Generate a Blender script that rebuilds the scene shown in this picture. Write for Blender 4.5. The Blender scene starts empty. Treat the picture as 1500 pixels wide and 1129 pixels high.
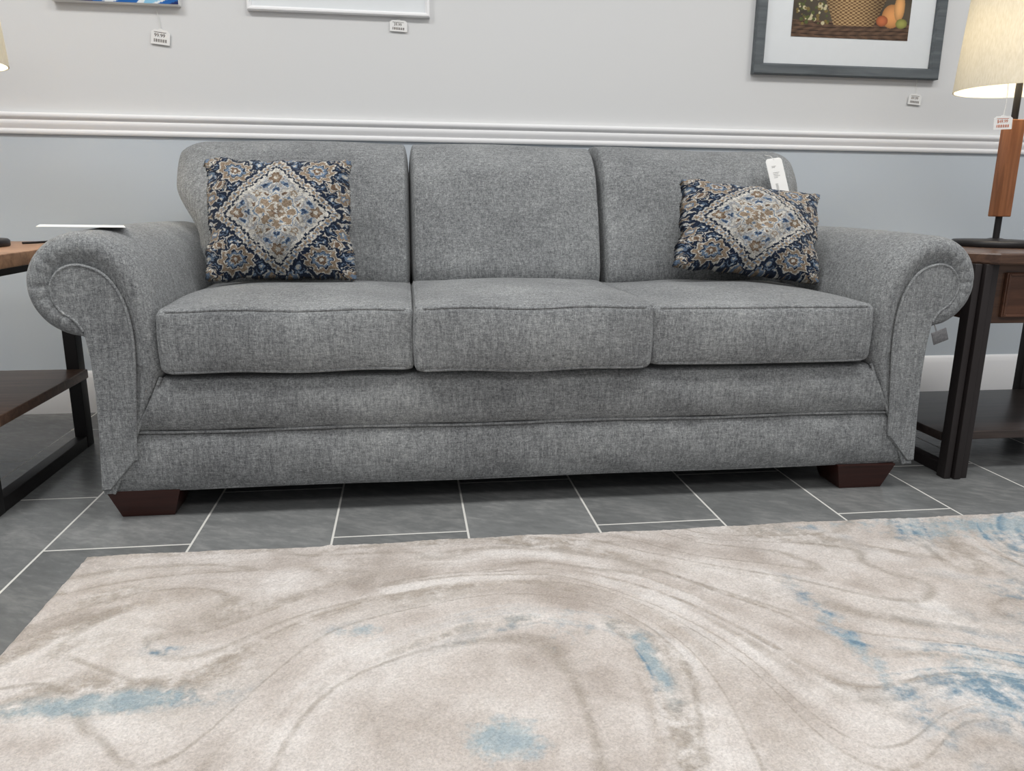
import bpy, math, random
import numpy as np
from mathutils import Vector, Matrix
random.seed(3); rng=np.random.default_rng(5)
SC=bpy.context.scene
try:
    SC.view_settings.view_transform='Standard'
except Exception: pass
COL=SC.collection
def lin(r,g,b):
    f=lambda c:(c/255/12.92) if c/255<=.04045 else ((c/255+.055)/1.055)**2.4
    return (f(r),f(g),f(b),1)
# ---------------- node helpers
class NT:
    def __init__(s,name):
        s.m=bpy.data.materials.new(name); s.m.use_nodes=True; s.t=s.m.node_tree; s.n=s.t.nodes
        s.b=s.n['Principled BSDF']; s.out=s.n['Material Output']
    def N(s,ty,**k):
        x=s.n.new(ty)
        for a,v in k.items(): setattr(x,a,v)
        return x
    def L(s,a,b): s.t.links.new(a,b)
    def math(s,op,a,b=None,c=None,clamp=False):
        x=s.N('ShaderNodeMath',operation=op,use_clamp=clamp)
        for i,v in enumerate((a,b,c)):
            if v is None: continue
            if isinstance(v,(int,float)): x.inputs[i].default_value=v
            else: s.L(v,x.inputs[i])
        return x.outputs[0]
    def vscale(s,vec,sc,loc=(0,0,0)):
        x=s.N('ShaderNodeMapping'); x.inputs['Scale'].default_value=sc; x.inputs['Location'].default_value=loc
        s.L(vec,x.inputs['Vector']); return x.outputs[0]
    def noise(s,vec,scale=1,detail=3,rough=.5,dist=0):
        x=s.N('ShaderNodeTexNoise'); x.inputs['Scale'].default_value=scale; x.inputs['Detail'].default_value=detail
        x.inputs['Roughness'].default_value=rough; x.inputs['Distortion'].default_value=dist
        s.L(vec,x.inputs['Vector']); return x.outputs['Fac']
    def ramp(s,fac,stops,interp='LINEAR'):
        x=s.N('ShaderNodeValToRGB'); cr=x.color_ramp; cr.interpolation=interp
        while len(cr.elements)<len(stops): cr.elements.new(.5)
        for e,(p,c) in zip(cr.elements,stops): e.position=p; e.color=c
        s.L(fac,x.inputs[0]); return x.outputs[0]
    def mix(s,f,a,b,mode='MIX'):
        x=s.N('ShaderNodeMix',data_type='RGBA',blend_type=mode)
        for i,v in ((0,f),(6,a),(7,b)):
            if isinstance(v,(int,float,tuple)): x.inputs[i].default_value=v
            else: s.L(v,x.inputs[i])
        return x.outputs[2]
    def bump(s,h,st=.3,d=.002):
        x=s.N('ShaderNodeBump'); x.inputs['Strength'].default_value=st; x.inputs['Distance'].default_value=d
        s.L(h,x.inputs['Height']); s.L(x.outputs[0],s.b.inputs['Normal'])
    def obj(s): return s.N('ShaderNodeTexCoord').outputs['Object']
    def pos(s): return s.N('ShaderNodeNewGeometry').outputs['Position']
    def color(s,c):
        if isinstance(c,tuple): s.b.inputs['Base Color'].default_value=c
        else: s.L(c,s.b.inputs['Base Color'])
    def rough(s,r): s.b.inputs['Roughness'].default_value=r
    def spec(s,r): s.b.inputs['Specular IOR Level'].default_value=r
def plain(name,c,rough=.6,spec=.3,var=.06,scale=30):
    t=NT(name); n=t.noise(t.obj(),scale,4)
    d=tuple(max(0,x*(1-var)) for x in c[:3])+(1,); l=tuple(min(1,x*(1+var)) for x in c[:3])+(1,)
    t.color(t.ramp(n,[(.3,d),(.7,l)])); t.rough(rough); t.spec(spec); return t.m
def fabric():
    t=NT('grey_chenille'); o=t.obj()
    a=t.noise(t.vscale(o,(90,390,390)),1,2,.7)
    b=t.noise(t.vscale(o,(390,390,80),(3,1,2)),1,2,.7)
    c=t.noise(t.vscale(o,(390,90,390),(7,5,2)),1,2,.7)
    st=t.noise(t.vscale(o,(150,150,18),(1,8,3)),1,3,.6)
    st2=t.noise(t.vscale(o,(20,150,150),(5,2,3)),1,3,.6)
    big=t.noise(o,4,5,.62)
    mx=t.math('MAXIMUM',t.math('MAXIMUM',a,b),c)
    mn=t.math('MINIMUM',t.math('MINIMUM',a,b),c)
    h=t.math('ADD',t.math('MULTIPLY',mx,.5),t.math('MULTIPLY',mn,.5))
    h2=t.math('ADD',h,t.math('MULTIPLY',t.math('SUBTRACT',big,.5),.24))
    h2=t.math('ADD',h2,t.math('MULTIPLY',t.math('SUBTRACT',st,.5),.22))
    h2=t.math('ADD',h2,t.math('MULTIPLY',t.math('SUBTRACT',st2,.5),.13))
    col=t.ramp(h2,[(.34,lin(83,85,87)),(.45,lin(113,115,117)),(.54,lin(137,140,141)),(.68,lin(174,176,176))])
    t.color(col); t.rough(.95); t.spec(.1)
    t.b.inputs['Sheen Weight'].default_value=.12; t.b.inputs['Sheen Roughness'].default_value=.5
    t.bump(h,.5,.003); return t.m
def wood(name,c1,c2,axis='x',rough=.4):
    t=NT(name); o=t.obj()
    sc={'x':(3,40,40),'y':(40,3,40),'z':(40,40,3)}[axis]
    n=t.noise(t.vscale(o,sc),1,6,.65,.6)
    t.color(t.ramp(n,[(.3,c1),(.7,c2)])); t.rough(rough); t.spec(.4); t.bump(n,.15,.001); return t.m
def vcol(name,rough=.9,coat=0,fine=0):
    t=NT(name); a=t.N('ShaderNodeAttribute',attribute_name='paint'); c=a.outputs['Color']
    o=t.obj()
    if fine:
        n=t.noise(o,fine,2,.7)
        c=t.mix(.75,c,t.ramp(n,[(.3,(.45,.45,.45,1)),(.7,(1.4,1.4,1.4,1))]),'MULTIPLY'); t.bump(n,.7,.003)
        t.b.inputs['Sheen Weight'].default_value=.10
    t.color(c); t.rough(rough); t.spec(.1 if fine else .2); t.b.inputs['Coat Weight'].default_value=coat; t.b.inputs['Coat Roughness'].default_value=.03
    return t.m
M={}
M['fab']=fabric()
M['foot']=wood('dark_cherry_wood',lin(44,22,18),lin(68,36,30),'x',.3)
M['black']=plain('black_metal',lin(26,24,25),.45,.4)
M['iron']=plain('dark_iron',lin(42,37,37),.5,.4)
M['white']=plain('white_trim_paint',lin(240,240,241),.45,.35,.01,8)
M['card']=plain('white_card',lin(232,232,230),.6,.2,.02)
M['ink']=plain('dark_ink',lin(84,72,66),.7,.1)
M['gink']=plain('grey_ink',lin(130,130,130),.7,.1)
M['oink']=plain('orange_ink',lin(190,96,50),.7,.1)
M['string']=plain('white_string',lin(220,220,216),.7,.1)
M['greytag']=plain('grey_swatch_card',lin(110,110,112),.8,.1,.25,200)
M['woodL']=wood('honey_brown_wood',lin(112,82,60),lin(172,134,104),'x',.4)
M['woodS']=wood('mid_brown_wood',lin(80,60,50),lin(124,98,82),'x',.35)
M['woodR']=wood('walnut_top',lin(58,42,36),lin(104,78,62),'x',.3)
M['woodG']=wood('dark_greyed_wood',lin(48,42,40),lin(78,68,64),'x',.3)
M['woodD']=wood('brown_drawer_wood',lin(66,44,34),lin(100,68,52),'x',.35)
M['woodK']=wood('lamp_walnut',lin(112,68,42),lin(166,110,72),'z',.4)
M['underside']=plain('black_dust_cloth',lin(30,30,32),.9,.1)
M['greyframe']=wood('weathered_grey_wood',lin(70,76,80),lin(106,112,115),'x',.5)
M['matb']=plain('white_mat_board',lin(226,230,232),.5,.3,.01)
M['art']=vcol('painted_still_life',.4,.35)
M['pillow']=vcol('woven_medallion_fabric',.95,0,420)
def shade_mat():
    t=NT('cream_linen_shade'); o=t.obj()
    n=t.noise(t.vscale(o,(300,300,60)),1,2)
    c=t.ramp(n,[(.3,lin(232,225,205)),(.7,lin(244,238,222))])
    t.color(c); t.rough(.9); t.spec(.1)
    tr=t.N('ShaderNodeBsdfTranslucent'); t.L(c,tr.inputs[0])
    mx=t.N('ShaderNodeMixShader'); mx.inputs[0].default_value=.20
    t.L(t.b.outputs[0],mx.inputs[1]); t.L(tr.outputs[0],mx.inputs[2]); t.L(mx.outputs[0],t.out.inputs[0]); return t.m
M['shade']=shade_mat()
def bulb_mat():
    t=NT('frosted_bulb'); t.b.inputs['Emission Color'].default_value=(1,.9,.72,1); t.b.inputs['Emission Strength'].default_value=6; return t.m
M['bulb']=bulb_mat()
def wall_mat():
    t=NT('two_tone_wall_paint'); p=t.pos(); s=t.N('ShaderNodeSeparateXYZ'); t.L(p,s.inputs[0])
    f=t.math('GREATER_THAN',s.outputs[2],.94)
    n=t.noise(p,160,3); 
    t.color(t.mix(f,lin(195,203,210),lin(217,218,218))); t.rough(.7); t.spec(.25); t.bump(n,.08,.001); return t.m
def floor_mat():
    t=NT('slate_tile_floor'); p=t.pos(); s=t.N('ShaderNodeSeparateXYZ'); t.L(p,s.inputs[0])
    w=.2955; g=.0024
    xs=t.math('DIVIDE',t.math('ADD',s.outputs[0],.763+w*20),w)
    c=t.math('FLOOR',xs); par=t.math('MODULO',c,2.0); fx=t.math('FRACT',xs)
    ys=t.math('DIVIDE',t.math('ADD',t.math('ADD',s.outputs[1],-1.588+.6*20),t.math('MULTIPLY',par,.3)),.6)
    r=t.math('FLOOR',ys); fy=t.math('FRACT',ys)
    dx=t.math('MULTIPLY',t.math('MINIMUM',fx,t.math('SUBTRACT',1.0,fx)),w)
    dy=t.math('MULTIPLY',t.math('MINIMUM',fy,t.math('SUBTRACT',1.0,fy)),.6)
    d=t.math('MINIMUM',dx,dy)
    gm=t.math('LESS_THAN',d,g)
    cb=t.N('ShaderNodeCombineXYZ'); t.L(c,cb.inputs[0]); t.L(r,cb.inputs[1])
    wn=t.N('ShaderNodeTexWhiteNoise'); t.L(cb.outputs[0],wn.inputs['Vector'])
    ad=t.N('ShaderNodeVectorMath',operation='ADD'); t.L(p,ad.inputs[0]); sc=t.N('ShaderNodeVectorMath',operation='SCALE'); t.L(wn.outputs['Color'],sc.inputs[0]); sc.inputs['Scale'].default_value=20; t.L(sc.outputs[0],ad.inputs[1])
    rt=t.N('ShaderNodeMapping'); rt.inputs['Rotation'].default_value=(0,0,.5); t.L(ad.outputs[0],rt.inputs['Vector'])
    n=t.noise(t.vscale(rt.outputs[0],(4,8,5)),1,7,.65,.9)
    nf=t.noise(t.vscale(rt.outputs[0],(26,64,30)),1,4,.6,.4)
    nn=t.math('ADD',t.math('MULTIPLY',n,.6),t.math('MULTIPLY',nf,.4))
    col=t.ramp(nn,[(.34,lin(106,108,108)),(.5,lin(119,121,121)),(.66,lin(142,143,142))])
    v=t.N('ShaderNodeHueSaturation'); t.L(col,v.inputs['Color']); t.L(t.math('ADD',.86,t.math('MULTIPLY',wn.outputs['Value'],.30)),v.inputs['Value'])
    t.color(t.mix(gm,v.outputs[0],lin(212,211,206)))
    rr=t.math('ADD',.26,t.math('MULTIPLY',gm,.5)); t.L(rr,t.b.inputs['Roughness']); t.spec(.5)
    h=t.math('ADD',t.math('MULTIPLY',nn,.15),t.math('MULTIPLY',gm,-1)); t.bump(h,.3,.002); return t.m
def rug_mat():
    t=NT('marbled_rug_pile'); a=t.N('ShaderNodeAttribute',attribute_name='flow'); q=a.outputs['Vector']; p=t.pos()
    gr=t.noise(p,34,4,.65); pile=t.noise(p,260,3,.7); mot=t.noise(p,6,5,.62)
    s1=t.noise(t.vscale(q,(.8,2.6,1)),1,2,.4,.3)
    s1=t.math('ADD',s1,t.math('MULTIPLY',t.math('SUBTRACT',gr,.5),.020))
    s2=t.noise(t.vscale(q,(1.5,6.5,1),(4,2,0)),1,3,.5,.4)
    s3=t.noise(t.vscale(q,(.7,2.2,1),(9,7,0)),1,2,.45,.3)
    base=t.ramp(t.math('ADD',t.math('MULTIPLY',s2,.45),t.math('MULTIPLY',mot,.55)),[(.36,lin(178,168,160)),(.47,lin(204,196,190)),(.60,lin(226,221,217))])
    fr=t.math('FRACT',t.math('MULTIPLY',s1,7.0)); ln=t.math('ABSOLUTE',t.math('SUBTRACT',fr,.5))
    wd=t.math('MULTIPLY',t.math('SUBTRACT',s2,.33),1.2)
    lm=t.math('MULTIPLY',t.math('SUBTRACT',wd,ln),6.0,clamp=True)
    gate=t.math('MULTIPLY',t.math('SUBTRACT',mot,.30),4.0,clamp=True)
    worn=t.math('MULTIPLY',t.math('SUBTRACT',gr,.30),3.8,clamp=True)
    lm=t.math('MULTIPLY',lm,t.math('MULTIPLY',gate,worn),clamp=True)
    c1=t.mix(t.math('MULTIPLY',lm,.78),base,lin(162,151,139))
    fr2=t.math('FRACT',t.math('MULTIPLY',s3,13.0)); ln2=t.math('ABSOLUTE',t.math('SUBTRACT',fr2,.5))
    l2=t.math('MULTIPLY',t.math('MULTIPLY',t.math('SUBTRACT',.12,ln2),11.0,clamp=True),worn)
    c1=t.mix(t.math('MULTIPLY',l2,.55),c1,lin(154,145,134))
    band=t.math('MULTIPLY',t.math('SUBTRACT',s3,.53),6.0,clamp=True)
    c2=t.mix(t.math('MULTIPLY',t.math('MULTIPLY',band,worn),.6),c1,lin(174,163,152))
    gs=t.math('MULTIPLY',t.math('SUBTRACT',t.noise(p,5,6,.7,.3),.56),7.0,clamp=True)
    c4=t.mix(t.math('MULTIPLY',gs,.52),c2,lin(150,141,132))
    at=t.N('ShaderNodeAttribute',attribute_name='blue').outputs['Fac']
    vein=t.math('MULTIPLY',t.math('SUBTRACT',.045,t.math('ABSOLUTE',t.math('SUBTRACT',s2,.52))),26.0,clamp=True)
    fld=t.math('ADD',t.math('ADD',at,t.math('MULTIPLY',t.math('SUBTRACT',s2,.5),1.8)),t.math('MULTIPLY',t.math('SUBTRACT',gr,.5),2.0))
    patch=t.math('MULTIPLY',t.math('SUBTRACT',fld,.40),1.7,clamp=True)
    mm=t.math('ADD',t.math('MULTIPLY',patch,.8),t.math('MULTIPLY',t.math('MULTIPLY',vein,worn),.35),clamp=True)
    bm=t.math('MULTIPLY',mm,t.math('MULTIPLY',at,1.9,clamp=True))
    blue=t.ramp(t.math('ADD',t.math('MULTIPLY',vein,.35),t.math('MULTIPLY',gr,.8)),[(.28,lin(178,192,196)),(.48,lin(146,170,182)),(.85,lin(104,136,157))])
    c3=t.mix(t.math('MULTIPLY',bm,.92),c4,blue)
    c5=t.mix(.7,c3,t.ramp(pile,[(.3,(.66,.66,.66,1)),(.7,(1.2,1.2,1.2,1))]),'MULTIPLY')
    t.color(c5); t.rough(1); t.spec(.05); t.b.inputs['Sheen Weight'].default_value=.1
    hh=t.math('ADD',t.math('ADD',t.math('MULTIPLY',pile,.5),t.math('MULTIPLY',gr,.5)),t.math('MULTIPLY',lm,-.6)); t.bump(hh,.9,.006); return t.m
M['wall']=wall_mat(); M['floor']=floor_mat(); M['rug']=rug_mat()
# ---------------- mesh builder
class MB:
    def __init__(s): s.v=[]; s.f=[]
    def add(s,v,f):
        o=len(s.v); s.v+= [tuple(map(float,p)) for p in v]; s.f+=[tuple(i+o for i in q) for q in f]; return s
    def rbox(s,c,size,r,m=6,k=4,deform=None,xf=None):
        r=(r,)*3 if isinstance(r,(int,float)) else r
        m=(m,)*3 if isinstance(m,int) else m
        half=[size[i]/2/r[i] for i in range(3)]
        axes=[]
        for i in range(3):
            inn=half[i]-1
            cs=[inn+math.tan(math.pi/4*j/k) for j in range(1,k+1)]
            mid=[-inn+2*inn*j/m[i] for j in range(m[i]+1)]
            axes.append([-x for x in reversed(cs)]+mid+cs)
        idx={}; V=[]; F=[]
        def vid(p):
            key=tuple(round(x,5) for x in p)
            if key not in idx:
                idx[key]=len(V)
                q=[max(-(half[i]-1),min(half[i]-1,p[i])) for i in range(3)]
                d=Vector([p[i]-q[i] for i in range(3)])
                if d.length>1e-9: d.normalize()
                w=[(q[i]+d[i])*r[i] for i in range(3)]
                V.append(w)
            return idx[key]
        for ax in range(3):
            a,b=(ax+1)%3,(ax+2)%3
            for sg in (-1,1):
                A,B=axes[a],axes[b]
                for i in range(len(A)-1):
                    for j in range(len(B)-1):
                        q=[]
                        for (x,y) in ((A[i],B[j]),(A[i+1],B[j]),(A[i+1],B[j+1]),(A[i],B[j+1])):
                            p=[0,0,0]; p[ax]=sg*half[ax]; p[a]=x; p[b]=y; q.append(vid(p))
                        if sg<0: q.reverse()
                        F.append(q)
        out=[]
        for w in V:
            n=[w[i]/(size[i]/2) for i in range(3)]
            w=Vector(w)
            if deform: w=Vector(deform(w,n))
            w=w+Vector(c)
            if xf: w=xf@w
            out.append(w)
        return s.add(out,F)
    def tube(s,pts,r,seg=8,closed=False):
        P=[Vector(p) for p in pts]; n=len(P); V=[];F=[]
        up=None
        for i in range(n):
            if closed: t=P[(i+1)%n]-P[i-1]
            else: t=P[min(i+1,n-1)]-P[max(i-1,0)]
            if t.length<1e-9: t=Vector((0,0,1))
            t.normalize()
            if up is None:
                up=Vector((0,0,1)) if abs(t.z)<.9 else Vector((0,1,0))
            a=up-t*up.dot(t)
            if a.length<1e-5: a=t.orthogonal()
            a.normalize(); b=t.cross(a); up=a
            for j in range(seg):
                th=2*math.pi*j/seg; V.append(P[i]+a*(r*math.cos(th))+b*(r*math.sin(th)))
        m=n if closed else n-1
        for i in range(m):
            for j in range(seg):
                i2=(i+1)%n; j2=(j+1)%seg
                F.append((i*seg+j,i2*seg+j,i2*seg+j2,i*seg+j2))
        if not closed:
            F.append(tuple(range(seg))[::-1]); F.append(tuple((n-1)*seg+j for j in range(seg)))
        return s.add(V,F)
    def loft(s,rings,cap0=True,cap1=True,closed=True,flip=False):
        n=len(rings[0]); V=[p for r in rings for p in r]; F=[]
        for i in range(len(rings)-1):
            for j in range(n if closed else n-1):
                j2=(j+1)%n; F.append((i*n+j,i*n+j2,(i+1)*n+j2,(i+1)*n+j))
        if cap0: F.append(tuple(range(n))[::-1])
        if cap1: F.append(tuple((len(rings)-1)*n+j for j in range(n)))
        if flip: F=[f[::-1] for f in F]
        return s.add(V,F)
    def lathe(s,prof,c,seg=48,cap=True):
        rings=[[(c[0]+r*math.cos(2*math.pi*j/seg),c[1]+r*math.sin(2*math.pi*j/seg),c[2]+z) for j in range(seg)] for r,z in prof]
        return s.loft(rings,cap,cap)
    def box(s,x0,x1,y0,y1,z0,z1,b=.002):
        return s.rbox(((x0+x1)/2,(y0+y1)/2,(z0+z1)/2),(x1-x0,y1-y0,z1-z0),min(b,(x1-x0)*.45,(y1-y0)*.45,(z1-z0)*.45),m=1,k=2)
def tmesh(body,size,align='CENTER'):
    c=bpy.data.curves.new('t','FONT'); c.body=body; c.size=size; c.align_x=align; c.align_y='CENTER'
    o=bpy.data.objects.new('t',c); COL.objects.link(o); dg=bpy.context.evaluated_depsgraph_get(); dg.update()
    me=o.evaluated_get(dg).to_mesh()
    V=[tuple(v.co) for v in me.vertices]; F=[tuple(p.vertices) for p in me.polygons]
    o.evaluated_get(dg).to_mesh_clear(); bpy.data.objects.remove(o); bpy.data.curves.remove(c)
    return V,F
BASE={}
def thing(name,loc,label,cat,group=None):
    o=bpy.data.objects.new(name,None); o.empty_display_size=.05; o.location=loc; COL.objects.link(o)
    o['label']=label; o['category']=cat
    if group: o['group']=group
    BASE[o.name]=Vector(loc); return o
def mkmesh(name,mb,mat,off,smooth=True):
    me=bpy.data.meshes.new(name); me.from_pydata([tuple(Vector(v)-off) for v in mb.v],[],mb.f); me.validate(); 
    me.materials.append(mat)
    import bmesh
    bm=bmesh.new(); bm.from_mesh(me); bmesh.ops.recalc_face_normals(bm,faces=bm.faces); bm.to_mesh(me); bm.free()
    if smooth:
        me.shade_smooth(); me.set_sharp_from_angle(angle=math.radians(45))
    return me
def part(name,mb,mat,parent,smooth=True,label=None):
    off=BASE[parent.name]; me=mkmesh(name,mb,mat,off,smooth)
    o=bpy.data.objects.new(name,me); o.parent=parent; COL.objects.link(o); BASE[o.name]=off
    if label: o['label']=label
    return o
def single(name,mb,mat,loc,label=None,cat=None,kind=None,smooth=True,group=None):
    me=mkmesh(name,mb,mat,Vector(loc),smooth); o=bpy.data.objects.new(name,me); o.location=loc; COL.objects.link(o)
    if label:o['label']=label
    if cat:o['category']=cat
    if kind:o['kind']=kind
    if group:o['group']=group
    BASE[o.name]=Vector(loc); return o
def copytree(src,loc):
    n=src.copy(); n.location=loc; COL.objects.link(n)
    for ch in src.children:
        c=ch.copy(); COL.objects.link(c); c.parent=n
        for g in ch.children:
            d=g.copy(); COL.objects.link(d); d.parent=c
    return n
# ---------------- room
WY=2.7095
single('floor',MB().add([(-4,-3,0),(5,-3,0),(5,WY+.1,0),(-4,WY+.1,0),(-4,-3,-.05),(5,-3,-.05),(5,WY+.1,-.05),(-4,WY+.1,-.05)],[(0,1,2,3),(7,6,5,4),(0,4,5,1),(1,5,6,2),(2,6,7,3),(3,7,4,0)]),M['floor'],(0,0,0),kind='structure',smooth=False)
single('wall_back',MB().box(-4,5,WY,WY+.1,0,2.75,.001),M['wall'],(0,WY,0),kind='structure',smooth=False)
def extr(prof,x0,x1):
    return MB().loft([[(x0,WY-d,z) for d,z in prof],[(x1,WY-d,z) for d,z in prof]])
single('trim_1',extr([(0,.907),(.008,.907),(.011,.911),(.011,.919),(.008,.923),(.010,.928),(.014,.936),(.015,.945),(.013,.949),(.015,.953),(.020,.957),(.021,.962),(.021,.968),(.018,.971),(0,.971)],-4,5),M['white'],(0,WY,.9),kind='structure')
single('baseboard_back',extr([(0,0),(.016,0),(.016,.118),(.012,.126),(.010,.134),(.005,.142),(0,.144)],-4,5),M['white'],(0,WY,0),kind='structure')
# ---------------- rug
def rug():
    x0,x1,y0,y1=-.652,1.67,.02,1.528; nx,ny=300,195; T=.013
    X=np.linspace(x0,x1,nx);Y=np.linspace(y0,y1,ny)
    gx,gy=np.meshgrid(X,Y); 
    z=np.full_like(gx,T)+rng.normal(0,.0005,gx.shape)
    gxx=gx.copy(); gyy=gy.copy()
    ed=np.minimum.reduce([gx-x0,x1-gx,gy-y0,y1-gy]); z-=np.where(ed<.004,.004,0)
    gyy+= np.where(gy>y1-.01, .003*np.sin(gx*9)+.002*np.sin(gx*31),0)
    V=np.stack([gxx,gyy,z],-1).reshape(-1,3)
    n=len(V); idx=np.arange(n).reshape(ny,nx)
    F=[ (int(idx[j,i]),int(idx[j,i+1]),int(idx[j+1,i+1]),int(idx[j+1,i])) for j in range(ny-1) for i in range(nx-1)]
    per=list(idx[0,:])+list(idx[1:,-1])+list(idx[-1,-2::-1])+list(idx[-2:0:-1,0])
    low=[(V[i][0],V[i][1],0.0005) for i in per]; VV=[tuple(v) for v in V]+low
    k=len(per)
    for a in range(k):
        b=(a+1)%k; F.append((n+a,n+b,int(per[b]),int(per[a])))
    mb=MB(); mb.v=VV; mb.f=F
    o=single('rug',mb,M['rug'],(.5,.8,0),'cream rug with marbled taupe swirls and pale blue patches','rug',smooth=False)
    P=np.array(VV)[:,:2].copy()
    def vort(P,c,s,a):
        d=P-np.array(c); r2=(d**2).sum(1); th=a*np.exp(-r2/s**2); cs,sn=np.cos(th),np.sin(th)
        return np.stack([c[0]+d[:,0]*cs-d[:,1]*sn, c[1]+d[:,0]*sn+d[:,1]*cs],1)
    Q=P.copy()
    for c,s,a in [((.12,.98),.34,1.2),((1.45,1.25),.28,-2.6),((-.38,1.25),.15,2.0),((-.2,.8),.2,-1.6),((.62,1.32),.18,-1.0),((.92,.80),.22,2.0),((.1,1.0),.6,.8),((1.2,1.4),.5,-.8),((-.1,1.32),.12,-1.2)]:
        Q=vort(Q,c,s,a)
    dc=np.hypot((P[:,0]-.14),(P[:,1]-.90)*.9); wc=np.exp(-(dc/.56)**4); ang=np.arctan2(P[:,1]-.90,P[:,0]-.14); nr=np.clip(dc/.22,0,1)**2
    Q[:,1]=Q[:,1]*(1-.8*wc)+wc*.8*(1.4*np.sqrt(dc**2+.008)+.09*nr*np.sin(2*ang+dc*5+.7)+.04*np.sin(P[:,0]*13+P[:,1]*6)); 
    Q[:,0]=Q[:,0]*(1-.6*wc)+wc*.6*(.5*nr*np.cos(ang)+dc)
    Q[:,1]+=.05*np.sin(Q[:,0]*5+1)+.02*np.sin(Q[:,0]*11)
    at=o.data.attributes.new('flow','FLOAT_VECTOR','POINT'); at.data.foreach_set('vector',np.column_stack([Q,np.zeros(len(Q))]).astype(np.float32).ravel())
    B=np.zeros(len(P))
    for c,s,w in [((1.32,1.45),(.30,.08),1.1),((1.45,1.32),(.22,.12),1.1),((.12,.885),(.06,.045),1.5),((-.44,1.03),(.18,.03),.95),((.22,1.13),(.20,.12),.45),((.72,1.02),(.03,.26),.8),((-.09,1.18),(.05,.025),.9),((-.40,1.16),(.05,.025),.6),((.37,1.04),(.025,.12),.8),((.90,.92),(.14,.14),.85),((1.0,1.50),(.20,.03),.7),((1.15,1.1),(.2,.2),.5)]:
        B=np.maximum(B,w*np.exp(-(((P[:,0]-c[0])/s[0])**2+((P[:,1]-c[1])/s[1])**2)))
    at=o.data.attributes.new('blue','FLOAT','POINT'); at.data.foreach_set('value',B.astype(np.float32))
    return o
rug()
# ---------------- sofa
CX=.30
sofa=thing('sofa',(CX,2.15,0),'grey woven three-seat sofa with rolled pleated arms and dark wood feet','sofa')
fab=M['fab']
def smoothpoly(pts,n):
    P=[Vector(p) for p in pts]; out=[]
    for i in range(len(P)-1):
        p0=P[max(i-1,0)];p1=P[i];p2=P[i+1];p3=P[min(i+2,len(P)-1)]
        for j in range(n):
            t=j/n; out.append(.5*((2*p1)+(-p0+p2)*t+(2*p0-5*p1+4*p2-p3)*t*t+(-p0+3*p1-3*p2+p3)*t**3))
    out.append(P[-1]); return out
def arm(sg):
    C=(.981,.535); R=.109
    inner=[(.962,.068),(.900,.21),(.842,.33),(.832,.38),(.832,.45),(.842,.52),(.868,.583),(.910,.626),(.957,.643)]
    circ=[(C[0]+R*math.cos(math.radians(a)),C[1]+R*math.sin(math.radians(a))) for a in (78,55,30,5,-20,-45,-68,-88)]
    outer=[(.970,.408),(.968,.36),(.974,.22),(.985,.068)]
    A=smoothpoly([Vector((a,b,0)) for a,b in inner+circ],9); B=smoothpoly([Vector((a,b,0)) for a,b in outer],4)
    sec=A+B
    S=[(p.x,p.y) for p in sec]; n=len(S)
    W=[]; G=[]
    for i,(x,z) in enumerate(S):
        w=min(1,max(0,(z-.24)/.12)); 
        if i>=len(A): w=0
        else: w*=min(1,(len(A)-1-i)/8)
        W.append(w)
        th=math.degrees(math.atan2(z-C[1],x-C[0]))
        g=0
        if i<len(A) and -85<th<150:
            for q_,a0 in enumerate((122,98,78,60,41,22,1,-19,-40,-58)):
                g=max(g,(.7+.3*math.sin(q_*2.3))*math.exp(-((th-a0)/3.4)**2))
        G.append(g)
    N2=[]
    for i in range(n):
        a=S[i-1];b=S[(i+1)%n]; tx,tz=b[0]-a[0],b[1]-a[1]; l=math.hypot(tx,tz) or 1
        N2.append((tz/l,-tx/l))
    def ins(d,full=False):
        return [(S[i][0]+N2[i][0]*d*(1 if full else .16+.84*W[i]),S[i][1]+N2[i][1]*d*(1 if full else .16+.84*W[i])) for i in range(n)]
    def ring(d,y,bul,gd=0):
        q=ins(d,d<=0.004); return [(CX+sg*x,y-bul*W[i]+gd*G[i],z) for i,(x,z) in enumerate(q)]
    rings=[ring(.056,1.722,-.001),ring(.050,1.721,.001,.001),ring(.042,1.721,.006,.003),ring(.030,1.721,.010,.003),ring(.018,1.722,.008,.0025),ring(.008,1.724,.003,.0015),ring(.002,1.730,0,.0005),ring(-.001,1.740,0),ring(-.003,1.755,0)]
    rings+=[[(CX+sg*x,y,z+.006*math.sin((y-1.75)*4)) for x,z in ins(-.003,True)] for y in np.linspace(1.8,2.5,9)]+[ring(0,2.52,0)]
    a=part('arm',MB().loft(rings),fab,sofa)
    key=[(.905,.150),(.901,.21),(.893,.30),(.886,.38),(.887,.45),(.900,.512),(.930,.560),(.975,.579),(1.012,.571),(1.034,.543),(1.036,.512),(1.022,.484),(.996,.463),(.982,.440)]
    K=smoothpoly([Vector((x,0,z)) for x,z in key],5)
    pan=[(p.x,p.z) for p in K]+[(.975,.38),(.973,.30),(.976,.21),(.984,.08),(.966,.08)]
    pm=MB().loft([[(CX+sg*x,1.724,z) for x,z in pan],[(CX+sg*x,1.718,z) for x,z in pan],[(CX+sg*(x*.97+.95*.03),1.7145,z*.99+.4*.01) for x,z in pan]])
    part('arm_panel',pm,fab,a)
    pp=MB().tube([(CX+sg*p.x,1.716,p.z) for p in K],.0036)
    part('piping',pp,fab,a)
for sg in (-1,1): arm(sg)
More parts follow.
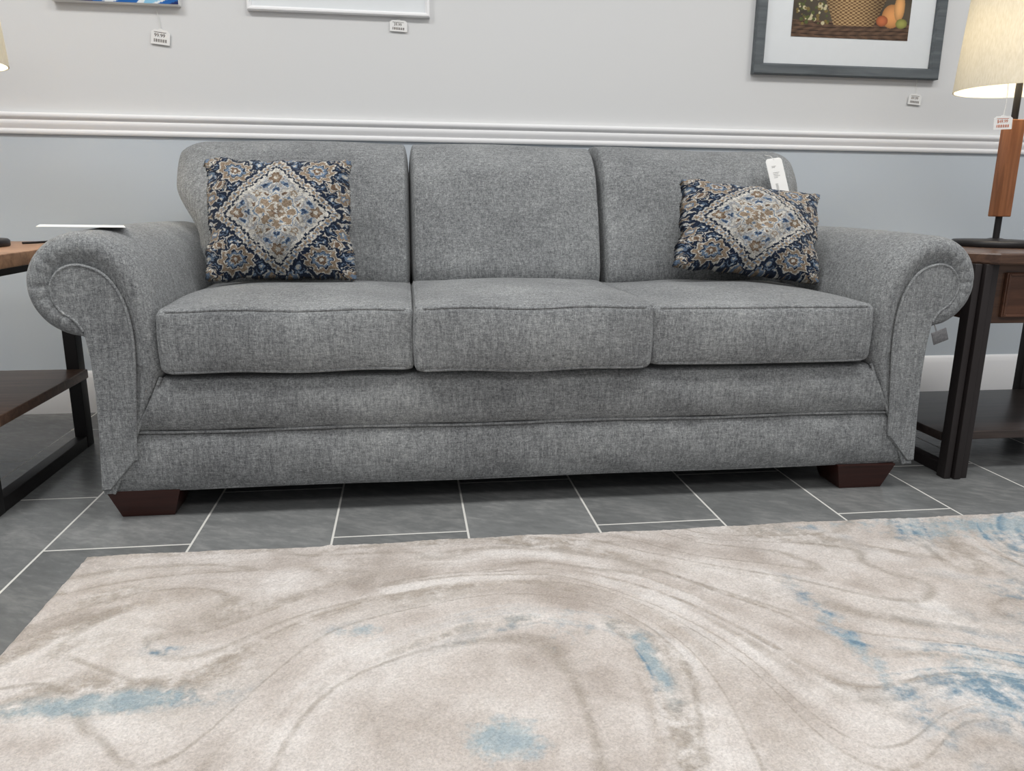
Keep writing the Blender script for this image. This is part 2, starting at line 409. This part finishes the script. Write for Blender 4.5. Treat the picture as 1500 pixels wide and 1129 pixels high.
def band(z0,z1,h0,h1,yb,bul):
    nx,nz=60,14; rows=[]
    mb=MB()
    for j in range(nz+1):
        t=(1-math.cos(math.pi*j/nz))/2; z=z0+(z1-z0)*t; hw=h0+(h1-h0)*t; y=yb-bul*(math.sin(math.pi*t)**.5 if 0<j<nz else 0)
        row=[(CX+hw*(-1+2*i/nx),y+.0015*math.sin(i*.9+j*.7),z+ (.003*math.sin(i*.23)*math.sin(math.pi*t))) for i in range(nx+1)]
        row=[(row[0][0],yb+.25,z)]+row+[(row[-1][0],yb+.25,z)]
        rows.append(row)
    return mb.loft(rows)
bf=part('base_front',band(.068,.207,.962,.900,1.742,.020),fab,sofa)
part('base_front',band(.209,.333,.900,.836,1.738,.024),fab,sofa)
pp=MB().tube([(CX+x,1.731+.001*math.sin(x*40),.208+.0018*math.sin(x*11)) for x in np.linspace(-.90,.90,80)],.0034)
for sg in (-1,1):
    pp.tube(smoothpoly([Vector((CX+sg*a,1.724,z)) for a,z in [(.962,.07),(.930,.14),(.901,.208),(.866,.275),(.838,.335)]],6),.0040)
pp.tube([(CX+x,1.741,.069+.001*math.sin(x*9)) for x in np.linspace(-.96,.96,60)],.0030)
part('piping',pp,fab,bf)
part('base_frame',MB().rbox((CX,2.16,.20),(1.70,.72,.25),.02,m=4,k=2),fab,sofa)
part('dust_cover',MB().box(CX-.95,CX+.95,1.76,2.5,.060,.074),M['underside'],sofa)
part('back_frame',MB().rbox((CX,2.525,.43),(1.80,.13,.72),.04,m=6,k=3),fab,sofa)
def foot(x,y):
    w,d=.116,.10
    r=[[(x+sx*w/2*s_,y+sy*d/2*s_,z) for sx,sy in ((-1,-1),(1,-1),(1,1),(-1,1))] for z,s_ in ((0,.98),(.002,1),(.066,1.36),(.069,1.36))]
    part('foot',MB().loft(r),M['foot'],sofa,smooth=False)
foot(-.604,1.805); foot(1.163,1.795); foot(-.604,2.44); foot(1.203,2.44)
def seat(x0,x1,yf,zb,zt,bow,seed,cr_=.022):
    w=x1-x0; yb=2.26; cx=(x0+x1)/2; cy=(yf+yb)/2; cz=(zb+zt)/2; size=(w,yb-yf,zt-zb)
    def df(p,n):
        x,y,z=p
        fx=max(0,1-abs(n[0])**2.6); fy=max(0,1-abs(n[1])**2.2)
        if n[2]>0: z+=cr_*fx**.8*fy*n[2]
        y-= .014*fx*(1-n[2]**2) if n[1]<0 else 0
        if n[1]<-.5: z-= bow*fx*(-n[1]-.5)*2*(1 if n[2]<0 else .25)
        z+=.0022*math.sin(x*23+seed)*math.cos(y*17+seed)
        x+= .004*n[0]*(1-n[2]**2)
        return (x,y,z)
    mb=MB().rbox((cx,cy,cz),size,.016,m=(22,20,5),k=4,deform=df)
    o=part('seat_cushion',mb,fab,sofa)
    pp=MB(); a,b=w/2-.007,(yb-yf)/2-.007
    for zz in (size[2]/2-.007,-size[2]/2+.007):
        path=[]
        cr=.016
        def seg(p,q,n_=24): return [(p[0]+(q[0]-p[0])*i/n_,p[1]+(q[1]-p[1])*i/n_) for i in range(n_)]
        pts=seg((-a+cr,-b),(a-cr,-b),40)+seg((a-cr,-b),(a,-b+cr),4)+seg((a,-b+cr),(a,b))+seg((a,b),(-a,b))+seg((-a,b),(-a,-b+cr))+seg((-a,-b+cr),(-a+cr,-b),4)
        for x,y in pts:
            n=(x/(w/2),y/((yb-yf)/2),zz/(size[2]/2)); q=df((x,y-.002 if y<0 else y,zz),n); path.append((q[0]+cx,q[1]+cy,q[2]+cz+(.002 if zz>0 else -.002)))
        pp.tube(path,.0040,8,True)
    part('piping',pp,fab,o)
seat(-.532,.013,1.704,.346,.488,.002,1)
seat(.015,.562,1.688,.344,.492,.004,2,.024)
seat(.564,1.120,1.704,.346,.486,.002,3)
def backc(x0,x1,side,seed):
    w=x1-x0; cx=(x0+x1)/2; z0,z1=.44,.882; size=(w,.27,z1-z0); rx=.016
    def df(p,n):
        x,y,z=p
        fx=max(0,1-abs(n[0])**3.2); fz=max(0,1-abs(n[2])**2.5)
        if n[1]<0: y-=.028*fx*fz
        if side:
            e=x*side-(w/2-.095)
            if e>0:
                s=min(1,e/.095); dr=1-math.sqrt(max(0,1-s*s))
                z-=.060*dr*max(0,n[2])**.7 if n[2]>0 else 0
                y+=(.075*dr if n[1]<0 else -.03*dr)*min(1,abs(n[1])*1.2)
        if side and n[0]*side>0:
            zz=z+(z0+z1)/2
            k=min(1,max(0,(.76-zz)/.16)); x-=side*.066*k*k*(3-2*k)*n[0]*side
            x+=side*.010*(1-n[1]**2)*n[0]*side
        z+=.004*math.sin(x*9+seed)*max(0,n[2])
        y+=.004*math.sin(z*19+x*11+seed)*(1 if n[1]<0 else 0)
        y+=.36*z
        return (x,y,z)
    mb=MB().rbox((cx,2.385,(z0+z1)/2),size,(rx,.11,.11),m=(50,4,16),k=7,deform=df)
    return part('back_cushion',mb,fab,sofa)
backc(-.642,.0138,-1,1); backc(.0132,.5742,0,2); backc(.5738,1.226,1,4)
# ---------------- throw pillows
def hexc(*a): return np.array(lin(*a)[:3])
NAVY=hexc(30,41,60);CREAM=hexc(190,187,179);TAN=hexc(140,123,104);LB=hexc(104,123,145);PALE=hexc(154,158,162);DB=hexc(50,66,92);RUST=hexc(112,92,76)
def pillow_pattern(u,v):
    n=u.shape
    def sm(a):
        k=np.array([1,4,6,4,1])/16.
        for _ in range(3):
            a=np.apply_along_axis(lambda m:np.convolve(m,k,'same'),0,a); a=np.apply_along_axis(lambda m:np.convolve(m,k,'same'),1,a)
        return a/a.std()
    j1,j2,j3=sm(rng.normal(0,1,n)),sm(rng.normal(0,1,n)),sm(rng.normal(0,1,n))
    U,Vv=np.abs(u)+.008*j1,np.abs(v)+.008*j2; c=np.broadcast_to(NAVY,n+(3,)).copy()
    def put(mask,col): c[mask]=col
    g=np.sin(13*U+2.6*np.sin(7*Vv+1))+np.sin(13*Vv+2.6*np.sin(7*U+1.5))
    h0=np.sin(31*U+3*np.sin(12*Vv))*np.sin(31*Vv+3*np.sin(12*U))
    put((h0>.60),LB); put(h0>.85,CREAM); put(h0<-.85,TAN)
    put(np.abs(g-.1)<.11,CREAM); put((g>.95)&(g<1.15),CREAM); put((g>1.15)&(g<1.5),TAN); put(g>1.5,CREAM); put(g>1.75,RUST); put(np.abs(g+1.0)<.10,LB); put(g<-1.6,LB); put(g<-1.85,CREAM)
    def ros(cx,cy,R,k,cols,ph=0,am=.18,sy=1):
        dx,dy=U-cx,(Vv-cy)/sy; r=np.hypot(dx,dy); th=np.arctan2(dy,dx)
        rr=r/(R*(1-am+am*np.cos(k*th+ph)))
        for lim,col in cols: put(rr<lim,col)
    ros(.57,.74,.27,9,[(1.16,NAVY),(1,CREAM),(.90,TAN),(.70,RUST),(.66,CREAM),(.60,NAVY),(.52,LB),(.36,CREAM),(.28,RUST),(.12,CREAM)],.6,.12,.9)
    ros(.92,.30,.13,5,[(1.2,NAVY),(1,CREAM),(.84,TAN),(.5,LB),(.25,CREAM)],1)
    ros(.12,.99,.12,5,[(1.2,NAVY),(1,CREAM),(.8,LB),(.4,TAN)])
    ros(.97,.95,.14,6,[(1.2,NAVY),(1,CREAM),(.8,TAN),(.45,LB)])
    d=U/.80+Vv/.90
    dd=d+.016*np.sign(np.sin((U-Vv)*44))
    put(dd<1.17,NAVY); put(dd<1.10,CREAM); put(dd<1.055,TAN); put((dd<1.055)&(np.sin((U-Vv)*60)>.5),LB); put(dd<.985,CREAM); put(dd<.94,NAVY); 
    ins=dd<.89; cc=np.broadcast_to(PALE,n+(3,)).copy()
    h=np.sin(20*U+1.9*np.sin(12*Vv))*np.sin(20*Vv+1.9*np.sin(12*U))
    cc[h>.30]=CREAM; cc[h>.84]=RUST; cc[h<-.35]=CREAM; cc[h<-.6]=LB; cc[h<-.85]=DB; cc[np.abs(h-.1)<.05]=TAN
    cc[dd>.82]=CREAM
    c[ins]=cc[ins]
    for a,b in ((0,.60),(.54,0)): ros(a,b,.10,5,[(1.15,CREAM),(1.0,RUST),(.7,TAN),(.35,CREAM)])
    ros(.25,.31,.06,5,[(1.2,CREAM),(1,TAN),(.5,CREAM)])
    ros(0,0,.30,8,[(1.14,CREAM),(1.04,LB),(.98,CREAM),(.92,TAN)],0,.08)
    th=np.arctan2(Vv,U); rad=np.hypot(U,Vv)
    put((rad<.23)&(rad>.15)&(np.cos(8*th)<-.2),CREAM); put((rad<.20)&(rad>.165)&(np.cos(8*th)<-.5),LB); put(np.abs(rad-.13)<.012,CREAM)
    put((rad<.12)&((U<.016)|(Vv<.016)),CREAM)
    ros(0,0,.06,6,[(1,RUST),(.5,CREAM)])
    gry=c.mean(-1,keepdims=True); c=c*.96+gry*.04
    c*=(1+.10*j3)[...,None]
    c*= (1+rng.normal(0,.22,n))[...,None]
    return np.clip(c,0,1)
def pillow_mesh():
    n=320; a=.180; T=.090
    t=np.linspace(-1,1,n); u,v=np.meshgrid(t,t)
    X=a*u*(1-.065*(1-v**2)+.02*np.sin(v*7)*(1-v**2)+.012*np.sin(v*13+2)-.015*v); Z=a*v*(1-.065*(1-u**2)+.015*np.sin(u*6+1)*(1-u**2)+.012*np.sin(u*15))
    cr=(np.abs(u)*np.abs(v))**12; X*=(1-.035*cr); Z*=(1-.035*cr)
    th=T*((1-u**4)*(1-v**4))**.45*(.5+.5*(1-u**2)*(1-v**2))+.004
    wr=(.005*np.sin(7*u+5*v)+.004*np.sin(13*u-9*v))*(1-u**2)*(1-v**2)
    ruf=.004*np.sin(18*(u+v))*np.maximum(np.abs(u),np.abs(v))**8
    e=np.maximum(np.abs(u),np.abs(v)); fz=np.where(e>.985,rng.normal(0,.0014,u.shape),0)
    f=np.stack([X+fz,-th+wr+ruf,Z+fz],-1).reshape(-1,3); b=np.stack([X+fz,th*.8+ruf,Z+fz],-1).reshape(-1,3)
    idx=np.arange(n*n).reshape(n,n)
    F=[(int(idx[j,i]),int(idx[j,i+1]),int(idx[j+1,i+1]),int(idx[j+1,i])) for j in range(n-1) for i in range(n-1)]
    N=n*n
    F+=[(N+a_,N+d_,N+c_,N+b_) for a_,b_,c_,d_ in F]
    per=list(idx[0,:])+list(idx[1:,-1])+list(idx[-1,-2::-1])+list(idx[-2:0:-1,0]); k=len(per)
    for q in range(k):
        r=(q+1)%k; F.append((int(per[r]),int(per[q]),int(per[q])+N,int(per[r])+N))
    me=bpy.data.meshes.new('throw_pillow'); me.from_pydata(np.vstack([f,b]).tolist(),[],F); me.materials.append(M['pillow']); me.shade_smooth()
    C=pillow_pattern(u,v).reshape(-1,3); C=np.vstack([C,C]); C=np.column_stack([C,np.ones(len(C))])
    at=me.color_attributes.new('paint','FLOAT_COLOR','POINT'); at.data.foreach_set('color',C.astype(np.float32).ravel()); return me
pm=pillow_mesh()
pl=bpy.data.objects.new('throw_pillow',pm); COL.objects.link(pl); pl.location=(-.320,2.095,.664); pl.rotation_euler=(math.radians(-15),0,math.radians(2)); pl.scale=(1.04,1,.89)
pl['label']='square navy and cream medallion pillow propped upright against back cushion'; pl['category']='pillow'; pl['group']='matching medallion throw pillows'
p2=pl.copy(); COL.objects.link(p2); p2.location=(.948,2.075,.644); p2.rotation_euler=(math.radians(-26),math.radians(6),math.radians(-9)); p2.scale=(1.12,1,.75)
p2['label']='square navy and cream medallion pillow slouching beside the rolled arm'
# ---------------- tables
def left_table():
    T=thing('side_table',(-1.30,2.05,0),'side table with brown plank top, lower shelf and black metal frame','table')
    x0,x1,y0,y1=-1.70,-.875,1.77,2.36
    part('table_top',MB().box(x0,x1,y0,y1,.562,.594,.003),M['woodL'],T)
    part('shelf',MB().box(x0+.03,-.915,1.80,2.30,.210,.236,.003),M['woodS'],T)
    for x in (-1.66,-.955):
        for y in (1.79,2.32):
            part('leg',MB().box(x-.017,x+.017,y-.022,y+.022,.0,.562,.002),M['black'],T)
        part('floor_rail',MB().box(x-.016,x+.016,1.812,2.298,.0,.035,.002),M['black'],T)
    fr=MB(); fr.box(x0+.03,x1-.03,1.775,1.80,.535,.562); fr.box(x0+.03,x1-.03,2.31,2.34,.535,.562); fr.box(-.972,-.938,1.80,2.31,.535,.562); fr.box(-1.677,-1.643,1.80,2.31,.535,.562)
    part('frame_apron',fr,M['black'],T)
left_table()
def right_table():
    T=thing('end_table',(1.80,2.05,0),'dark walnut end table with clipped corners, drawer and ribbed black legs','table')
    x0,x1,y0,y1=1.405,2.15,1.755,2.36; c=.07
    def octo(z,o): return [(x0+c,y0+o,z),(x1-c,y0+o,z),(x1-o,y0+c,z),(x1-o,y1-c,z),(x1-c,y1-o,z),(x0+c,y1-o,z),(x0+o,y1-c,z),(x0+o,y0+c,z)]
    part('table_top',MB().loft([octo(.576,.004),octo(.580,0),octo(.600,0),octo(.604,.004)]),M['woodR'],T,smooth=False)
    part('cabinet_body',MB().box(1.50,2.06,1.80,2.32,.42,.576,.003),M['woodR'],T)
    d=part('drawer',MB().box(1.53,2.03,1.788,1.80,.437,.553,.003),M['woodD'],T)
    fr=MB(); fr.box(1.535,2.025,1.785,1.789,.545,.551,.001); fr.box(1.535,2.025,1.785,1.789,.439,.445,.001); fr.box(1.533,1.539,1.785,1.789,.44,.55,.001); fr.box(2.021,2.027,1.785,1.789,.44,.55,.001)
    part('drawer_moulding',fr,M['woodD'],d)
    kb=MB().lathe([(.004,-.012),(.004,0),(.014,.004),(.015,.010),(.008,.014)],(0,0,0)); R=Matrix.Translation((1.78,1.778,.495))@Matrix.Rotation(math.radians(90),4,'X'); kb.v=[tuple(R@Vector(v)) for v in kb.v]
    part('knob',kb,M['black'],d)
    for sx,x in ((1,1.462),(-1,2.10)):
        for sy,y in ((1,1.795),(-1,2.30)):
            mb=MB()
            for k_,(ox,oy) in enumerate(((-.024,0),(0,-.008),(.024,0))): mb.box(x+ox-.0095,x+ox+.0095,y+sy*oy-.016,y+sy*oy+.016,.0,.576,.002)
            mb.box(x-.03,x+.03,y-.004,y+.010,.002,.574,.002)
            part('leg',mb,M['iron'],T)
    part('shelf',MB().box(1.44,2.12,1.83,2.27,.092,.116,.003),M['woodG'],T)
    for xa in (1.445,2.085): part('floor_rail',MB().box(xa,xa+.03,1.82,2.28,.0,.03),M['iron'],T)
right_table()
# ---------------- lamps
def lamp(x,y,z):
    L=thing('table_lamp',(x,y,z),'lamp with cream drum shade, walnut block stem and black base','lamp','matching table lamps')
    part('base',MB().lathe([(.112,0),(.114,.003),(.114,.014),(.110,.018),(.03,.020),(.014,.024)],(x,y,z),64),M['black'],L)
    part('pole',MB().lathe([(.009,.018),(.009,.36),(.009,.62)],(x,y,z),16),M['black'],L)
    part('stem_block',MB().box(x-.021,x+.021,y-.021,y+.021,z+.085,z+.352,.003),M['woodK'],L)
    zs=.430; ht=.285; r0,r1=.163,.146
    part('lamp_shade',MB().loft([[(x+r*math.cos(2*math.pi*j/72),y+r*math.sin(2*math.pi*j/72),z+h_) for j in range(72)] for r,h_ in ((r0-.003,zs),(r0,zs),(r1,zs+ht),(r1-.003,zs+ht),(r0-.003,zs))],False,False),M['shade'],L)
    sp=MB()
    for k in range(3):
        a=2*math.pi*k/3; sp.tube([(x,y,z+.60),(x+.147*math.cos(a),y+.147*math.sin(a),z+.69)],.002,6)
    sp.lathe([(.02,.59),(.02,.612)],(x,y,z),16)
    part('shade_holder',sp,M['black'],L)
    part('bulb',MB().lathe([(.010,.49),(.028,.51),(.034,.54),(.028,.57),(.012,.595)],(x+.04,y,z),24),M['bulb'],L)
    return L
lr=lamp(1.712,2.07,.604)
ll=copytree(lr,(-1.106,2.10,.594)); ll['label']='lit lamp with cream drum shade standing on the plank-top table'
for x,y,z,e in ((1.712,2.07,.604,4.2),(-1.106,2.10,.594,8.5)):
    l=bpy.data.lights.new('bulb_light','POINT'); l.energy=e; l.color=(1,.90,.76); l.shadow_soft_size=.045
    o=bpy.data.objects.new('bulb_light',l); o.location=(x-.03,y,z+.58); COL.objects.link(o)
cord=MB().tube(smoothpoly([Vector(p) for p in [(-.980,2.16,.600),(-.965,2.18,.600),(-.95,2.22,.600),(-.93,2.30,.600),(-.93,2.385,.59),(-.93,2.40,.5),(-.93,2.45,.1),(-.93,2.6,.01)]],6),.003)
single('power_cord',cord,M['black'],(-.95,2.2,.6),'thin black lamp cord trailing over the table edge','cord')
# ---------------- pictures
def framemesh(x0,x1,z0,z1,w,y0,d):
    def R(o,y): return [(x0+o,y,z0+o),(x1-o,y,z0+o),(x1-o,y,z1-o),(x0+o,y,z1-o)]
    return MB().loft([R(0,y0),R(0,y0-d+.003),R(.003,y0-d),R(w-.006,y0-d),R(w,y0-d+.008),R(w,y0),R(0,y0)],False,False)
def painted(name,x0,x1,z0,z1,y,fn,parent,nx=260,nz=200):
    u,v=np.meshgrid(np.linspace(0,1,nx),np.linspace(0,1,nz))
    mb=MB(); mb.v=[(x0+(x1-x0)*a,y,z0+(z1-z0)*b) for a,b in zip(u.ravel(),v.ravel())]
    idx=np.arange(nx*nz).reshape(nz,nx); mb.f=[(int(idx[j,i]),int(idx[j,i+1]),int(idx[j+1,i+1]),int(idx[j+1,i])) for j in range(nz-1) for i in range(nx-1)]
    o=part(name,mb,M['art'],parent,smooth=False)
    C=fn(u,v).reshape(-1,3); C=np.column_stack([C,np.ones(len(C))])
    at=o.data.color_attributes.new('paint','FLOAT_COLOR','POINT'); at.data.foreach_set('color',C.astype(np.float32).ravel())
def still(u,v):
    n=u.shape; c=np.broadcast_to(hexc(80,72,60),n+(3,)).copy()
    c*= (1+.3*np.sin(u*9+v*5)*np.cos(v*13))[...,None]
    tb=v<.17; c[tb]=hexc(96,74,58); pl=tb&((np.abs((v*26+np.sin(u*5)*.3)%1-.5)>.40)); c[pl]=hexc(52,38,30)
    c[tb]*= (1+.25*np.sin(u[tb]*60+np.sin(v[tb]*40)*3))[...,None]
    for k in range(90):
        cx=.03+.28*rng.random(); cy=.12+.38*rng.random(); r=.006+.010*rng.random(); m=((u-cx)**2+((v-cy)*.8)**2)<r*r
        c[m]=[hexc(120,104,60),hexc(196,186,150),hexc(84,92,50)][k%3]
    hw=.17+.10*np.clip((v-.13)/.3,0,1); m=(np.abs(u-.52)<hw)&(v>.13)&(v<.46)
    ww=((u*46).astype(int)+(v*60).astype(int))%2; bc=np.where(ww[...,None]==0,hexc(186,156,112),hexc(112,82,54)); sh=(1-.55*np.clip(np.abs(u-.48)/.24,0,1)**2)[...,None]
    c[m]=(bc*sh)[m]
    m=(np.abs(u-.52)<.29)&(np.abs(v-.47)<.022); c[m]=hexc(160,126,84)
    for k in range(14):
        cx=.30+.034*k; m=((u-cx)**2+((v-.56-.03*math.sin(k*2))*.8)**2)<.045**2; c[m]=[hexc(150,84,44),hexc(170,120,60),hexc(96,70,40)][k%3]
    for cx,cy,rx,ry,col in ((.84,.24,.085,.12,(214,150,92)),(.90,.33,.045,.14,(222,164,104)),(.76,.19,.05,.055,(184,104,66)),(.93,.17,.05,.05,(150,150,80))):
        e=((u-cx)/rx)**2+((v-cy)/ry)**2; m=e<1; c[m]=(hexc(*col)*(1.15-.6*e)[...,None])[m]
    return np.clip(c,0,1)
def blue(u,v):
    f=np.sin(u*9+3*np.sin(v*4+u*3))+.6*np.sin(v*17-u*14); c=np.where((f>.7)[...,None],hexc(140,196,226),np.where((f>-.2)[...,None],hexc(30,98,172),hexc(20,40,98)))
    c=np.where((np.abs(f-.7)<.12)[...,None],hexc(226,232,236),c); return c
P3=thing('framed_picture',(1.55,WY,1.155),'grey wood framed basket still life with wide white mat','picture')
part('frame',framemesh(1.201,1.897,1.155,1.72,.036,WY-.001,.026),M['greyframe'],P3,smooth=False)
part('mat_board',MB().box(1.23,1.868,WY-.010,WY-.006,1.184,1.69,.001),M['matb'],P3)
painted('artwork',1.332,1.768,1.281,1.600,WY-.0115,still,P3)
P2=thing('framed_picture',(-.18,WY,1.29),'white framed pale print behind glass','picture')
part('frame',framemesh(-.476,.093,1.291,1.75,.014,WY-.001,.020),M['white'],P2,smooth=False)
part('artwork',MB().box(-.464,.081,WY-.010,WY-.006,1.303,1.74,.001),M['matb'],P2)
P1=thing('canvas_print',(-.86,WY,1.29),'gallery-wrapped canvas with swirling blue abstract','picture')
part('canvas',MB().box(-1.045,-.675,WY-.028,WY-.001,1.293,1.70,.002),M['card'],P1)
painted('artwork',-1.043,-.677,1.295,1.698,WY-.0290,blue,P1,120,120)
# ---------------- tags
def tag(cx,y,cz,w,h,price,ang,stringto,label,ink='ink'):
    Tg=thing('price_tag',(cx,y,cz),label,'tag','small white price tags')
    R=Matrix.Translation((cx,y,cz))@Matrix.Rotation(math.radians(ang),4,'Y')
    c=h*.22
    out=[(-w/2,-h/2),(w/2,-h/2),(w/2,h/2-c),(w/2-c,h/2-c*.3),(w*.12,h/2-c*.3),(w*.08,h/2),(-w*.08,h/2),(-w*.12,h/2-c*.3),(-w/2+c,h/2-c*.3),(-w/2,h/2-c)]
    mb=MB().loft([[R@Vector((x,yy,z)) for x,z in out] for yy in (.0006,-.0006)]); part('card',mb,M['card'],Tg,smooth=False)
    mb=MB()
    V,F=tmesh(price,h*.32); mb.add([R@Vector((a-w*.04,-.0011,b2+h*.06)) for a,b2,_ in V],F)
    for i in range(22):
        if i%4!=2: 
            x=-w*.34+w*.68*i/22; mb.add([R@Vector(p) for p in ((x,-.0011,-h*.36),(x+w*.018,-.0011,-h*.36),(x+w*.018,-.0011,-h*.16),(x,-.0011,-h*.16))],[(0,1,2,3)])
    mb.add([R@Vector(p) for p in ((-w*.34,-.0011,h*.25),(w*.3,-.0011,h*.25),(w*.3,-.0011,h*.28),(-w*.34,-.0011,h*.28))],[(0,1,2,3)])
    part('lettering',mb,M[ink],Tg,smooth=False)
    top=R@Vector((0,0,h*.45)); s0=Vector(stringto)
    part('string',MB().tube([s0,(s0+top)/2+Vector((.002,0,0)),top],.0009,6),M['string'],Tg)
    return Tg
tag(-.744,WY-.006,1.205,.056,.046,'99.99',6,(-.752,WY-.006,1.293),'small white price tag hanging from the blue canvas')
tag(-.008,WY-.006,1.265,.056,.036,'39.99',2,(-.006,WY-.006,1.292),'small white price tag tucked under the white frame')
tag(1.829,WY-.006,1.090,.050,.038,'89.99',4,(1.826,WY-.006,1.156),'small white price tag hanging from the grey frame')
tag(1.585,1.955,.936,.054,.036,'$49.99',-3,(1.592,1.965,1.036),'white price tag with orange print hanging from lamp shade','oink')
HT=thing('hang_tag',(1.098,2.245,.79),'large white rounded hang tag with printed lines on sofa back','tag')
R=Matrix.Translation((1.098,2.230,.797))@Matrix.Rotation(math.radians(-20),4,'X')@Matrix.Rotation(math.radians(-9),4,'Y')
mb=MB().rbox((0,0,0),(.052,.003,.114),(.010,.0012,.010),m=1,k=3); mb.v=[tuple(R@Vector(v)) for v in mb.v]; part('card',mb,M['card'],HT)
mb=MB()
for zz,ww in ((.032,.014),(.028,.010),(.012,.020),(.007,.016),(.002,.020),(-.003,.012)):
    mb.add([R@Vector(p) for p in ((-.012,-.0022,zz),(-.012+ww,-.0022,zz),(-.012+ww,-.0022,zz+.0009),(-.012,-.0022,zz+.0009))],[(0,1,2,3)])
for k in range(9):
    mb.add([R@Vector(p) for p in ((-.012,-.0022,-.022-k*.0026),(-.004,-.0022,-.022-k*.0026),(-.004,-.0022,-.0213-k*.0026),(-.012,-.0022,-.0213-k*.0026))],[(0,1,2,3)])
part('lettering',mb,M['gink'],HT,smooth=False)
part('string',MB().tube([R@Vector((0,-.002,.052)),R@Vector((-.004,.004,.066)),R@Vector((-.006,.030,.080))],.001,6),M['string'],HT)
GT=MB(); R=Matrix.Translation((1.302,1.708,.405))@Matrix.Rotation(math.radians(-20),4,'Y')
GT.rbox((0,0,0),(.040,.003,.032),.001,m=1,k=1); GT.v=[tuple(R@Vector(v)) for v in GT.v]; GT.tube([R@Vector((-.006,0,.014)),(1.292,1.722,.436)],.0015,6)
single('fabric_tag',GT,M['greytag'],(1.302,1.708,.402),'small grey law tag dangling under the rolled arm','tag')
PS=MB(); R=Matrix.Translation((-.715,1.86,.6545))@Matrix.Rotation(math.radians(20),4,'Z')@Matrix.Rotation(math.radians(1),4,'Y')
PS.rbox((0,0,0),(.17,.13,.0012),.0005,m=1,k=1); PS.v=[tuple(R@Vector(v)) for v in PS.v]
single('paper_card',PS,M['card'],(-.715,1.86,.654),'flat white paper card lying on the rolled arm','paper',smooth=False)
# ---------------- lights
def area(x,y,z,sx,sy,e,col=(1,.985,.96)):
    l=bpy.data.lights.new('ceiling_light','AREA'); l.shape='RECTANGLE'; l.size=sx; l.size_y=sy; l.energy=e; l.color=col
    o=bpy.data.objects.new('ceiling_light',l); o.location=(x,y,z); COL.objects.link(o); return o
area(-1.4,1.1,2.7,1.0,.5,32); area(.5,1.0,2.7,1.0,.5,23); area(2.2,1.1,2.7,1.0,.5,25); area(.4,-1.2,2.6,2.2,.8,40)
w=bpy.data.worlds.new('world'); SC.world=w; w.use_nodes=True; w.node_tree.nodes['Background'].inputs[0].default_value=(.98,.98,1,1); w.node_tree.nodes['Background'].inputs[1].default_value=.40
# ---------------- camera
f,pi_,ya,ro=1122.3,.2369,.1377,.0107
F=Vector((math.sin(ya)*math.cos(pi_),math.cos(ya)*math.cos(pi_),-math.sin(pi_))); R0=Vector((math.cos(ya),-math.sin(ya),0)); U0=R0.cross(F)
R2=R0*math.cos(ro)+U0*math.sin(ro); U2=U0*math.cos(ro)-R0*math.sin(ro)
cam=bpy.data.cameras.new('camera'); cam.sensor_width=36; cam.lens=f/1500*36
co=bpy.data.objects.new('camera',cam); COL.objects.link(co)
m=Matrix((R2,U2,-F)).transposed().to_4x4(); m.translation=(0,0,.72); co.matrix_world=m; SC.camera=co
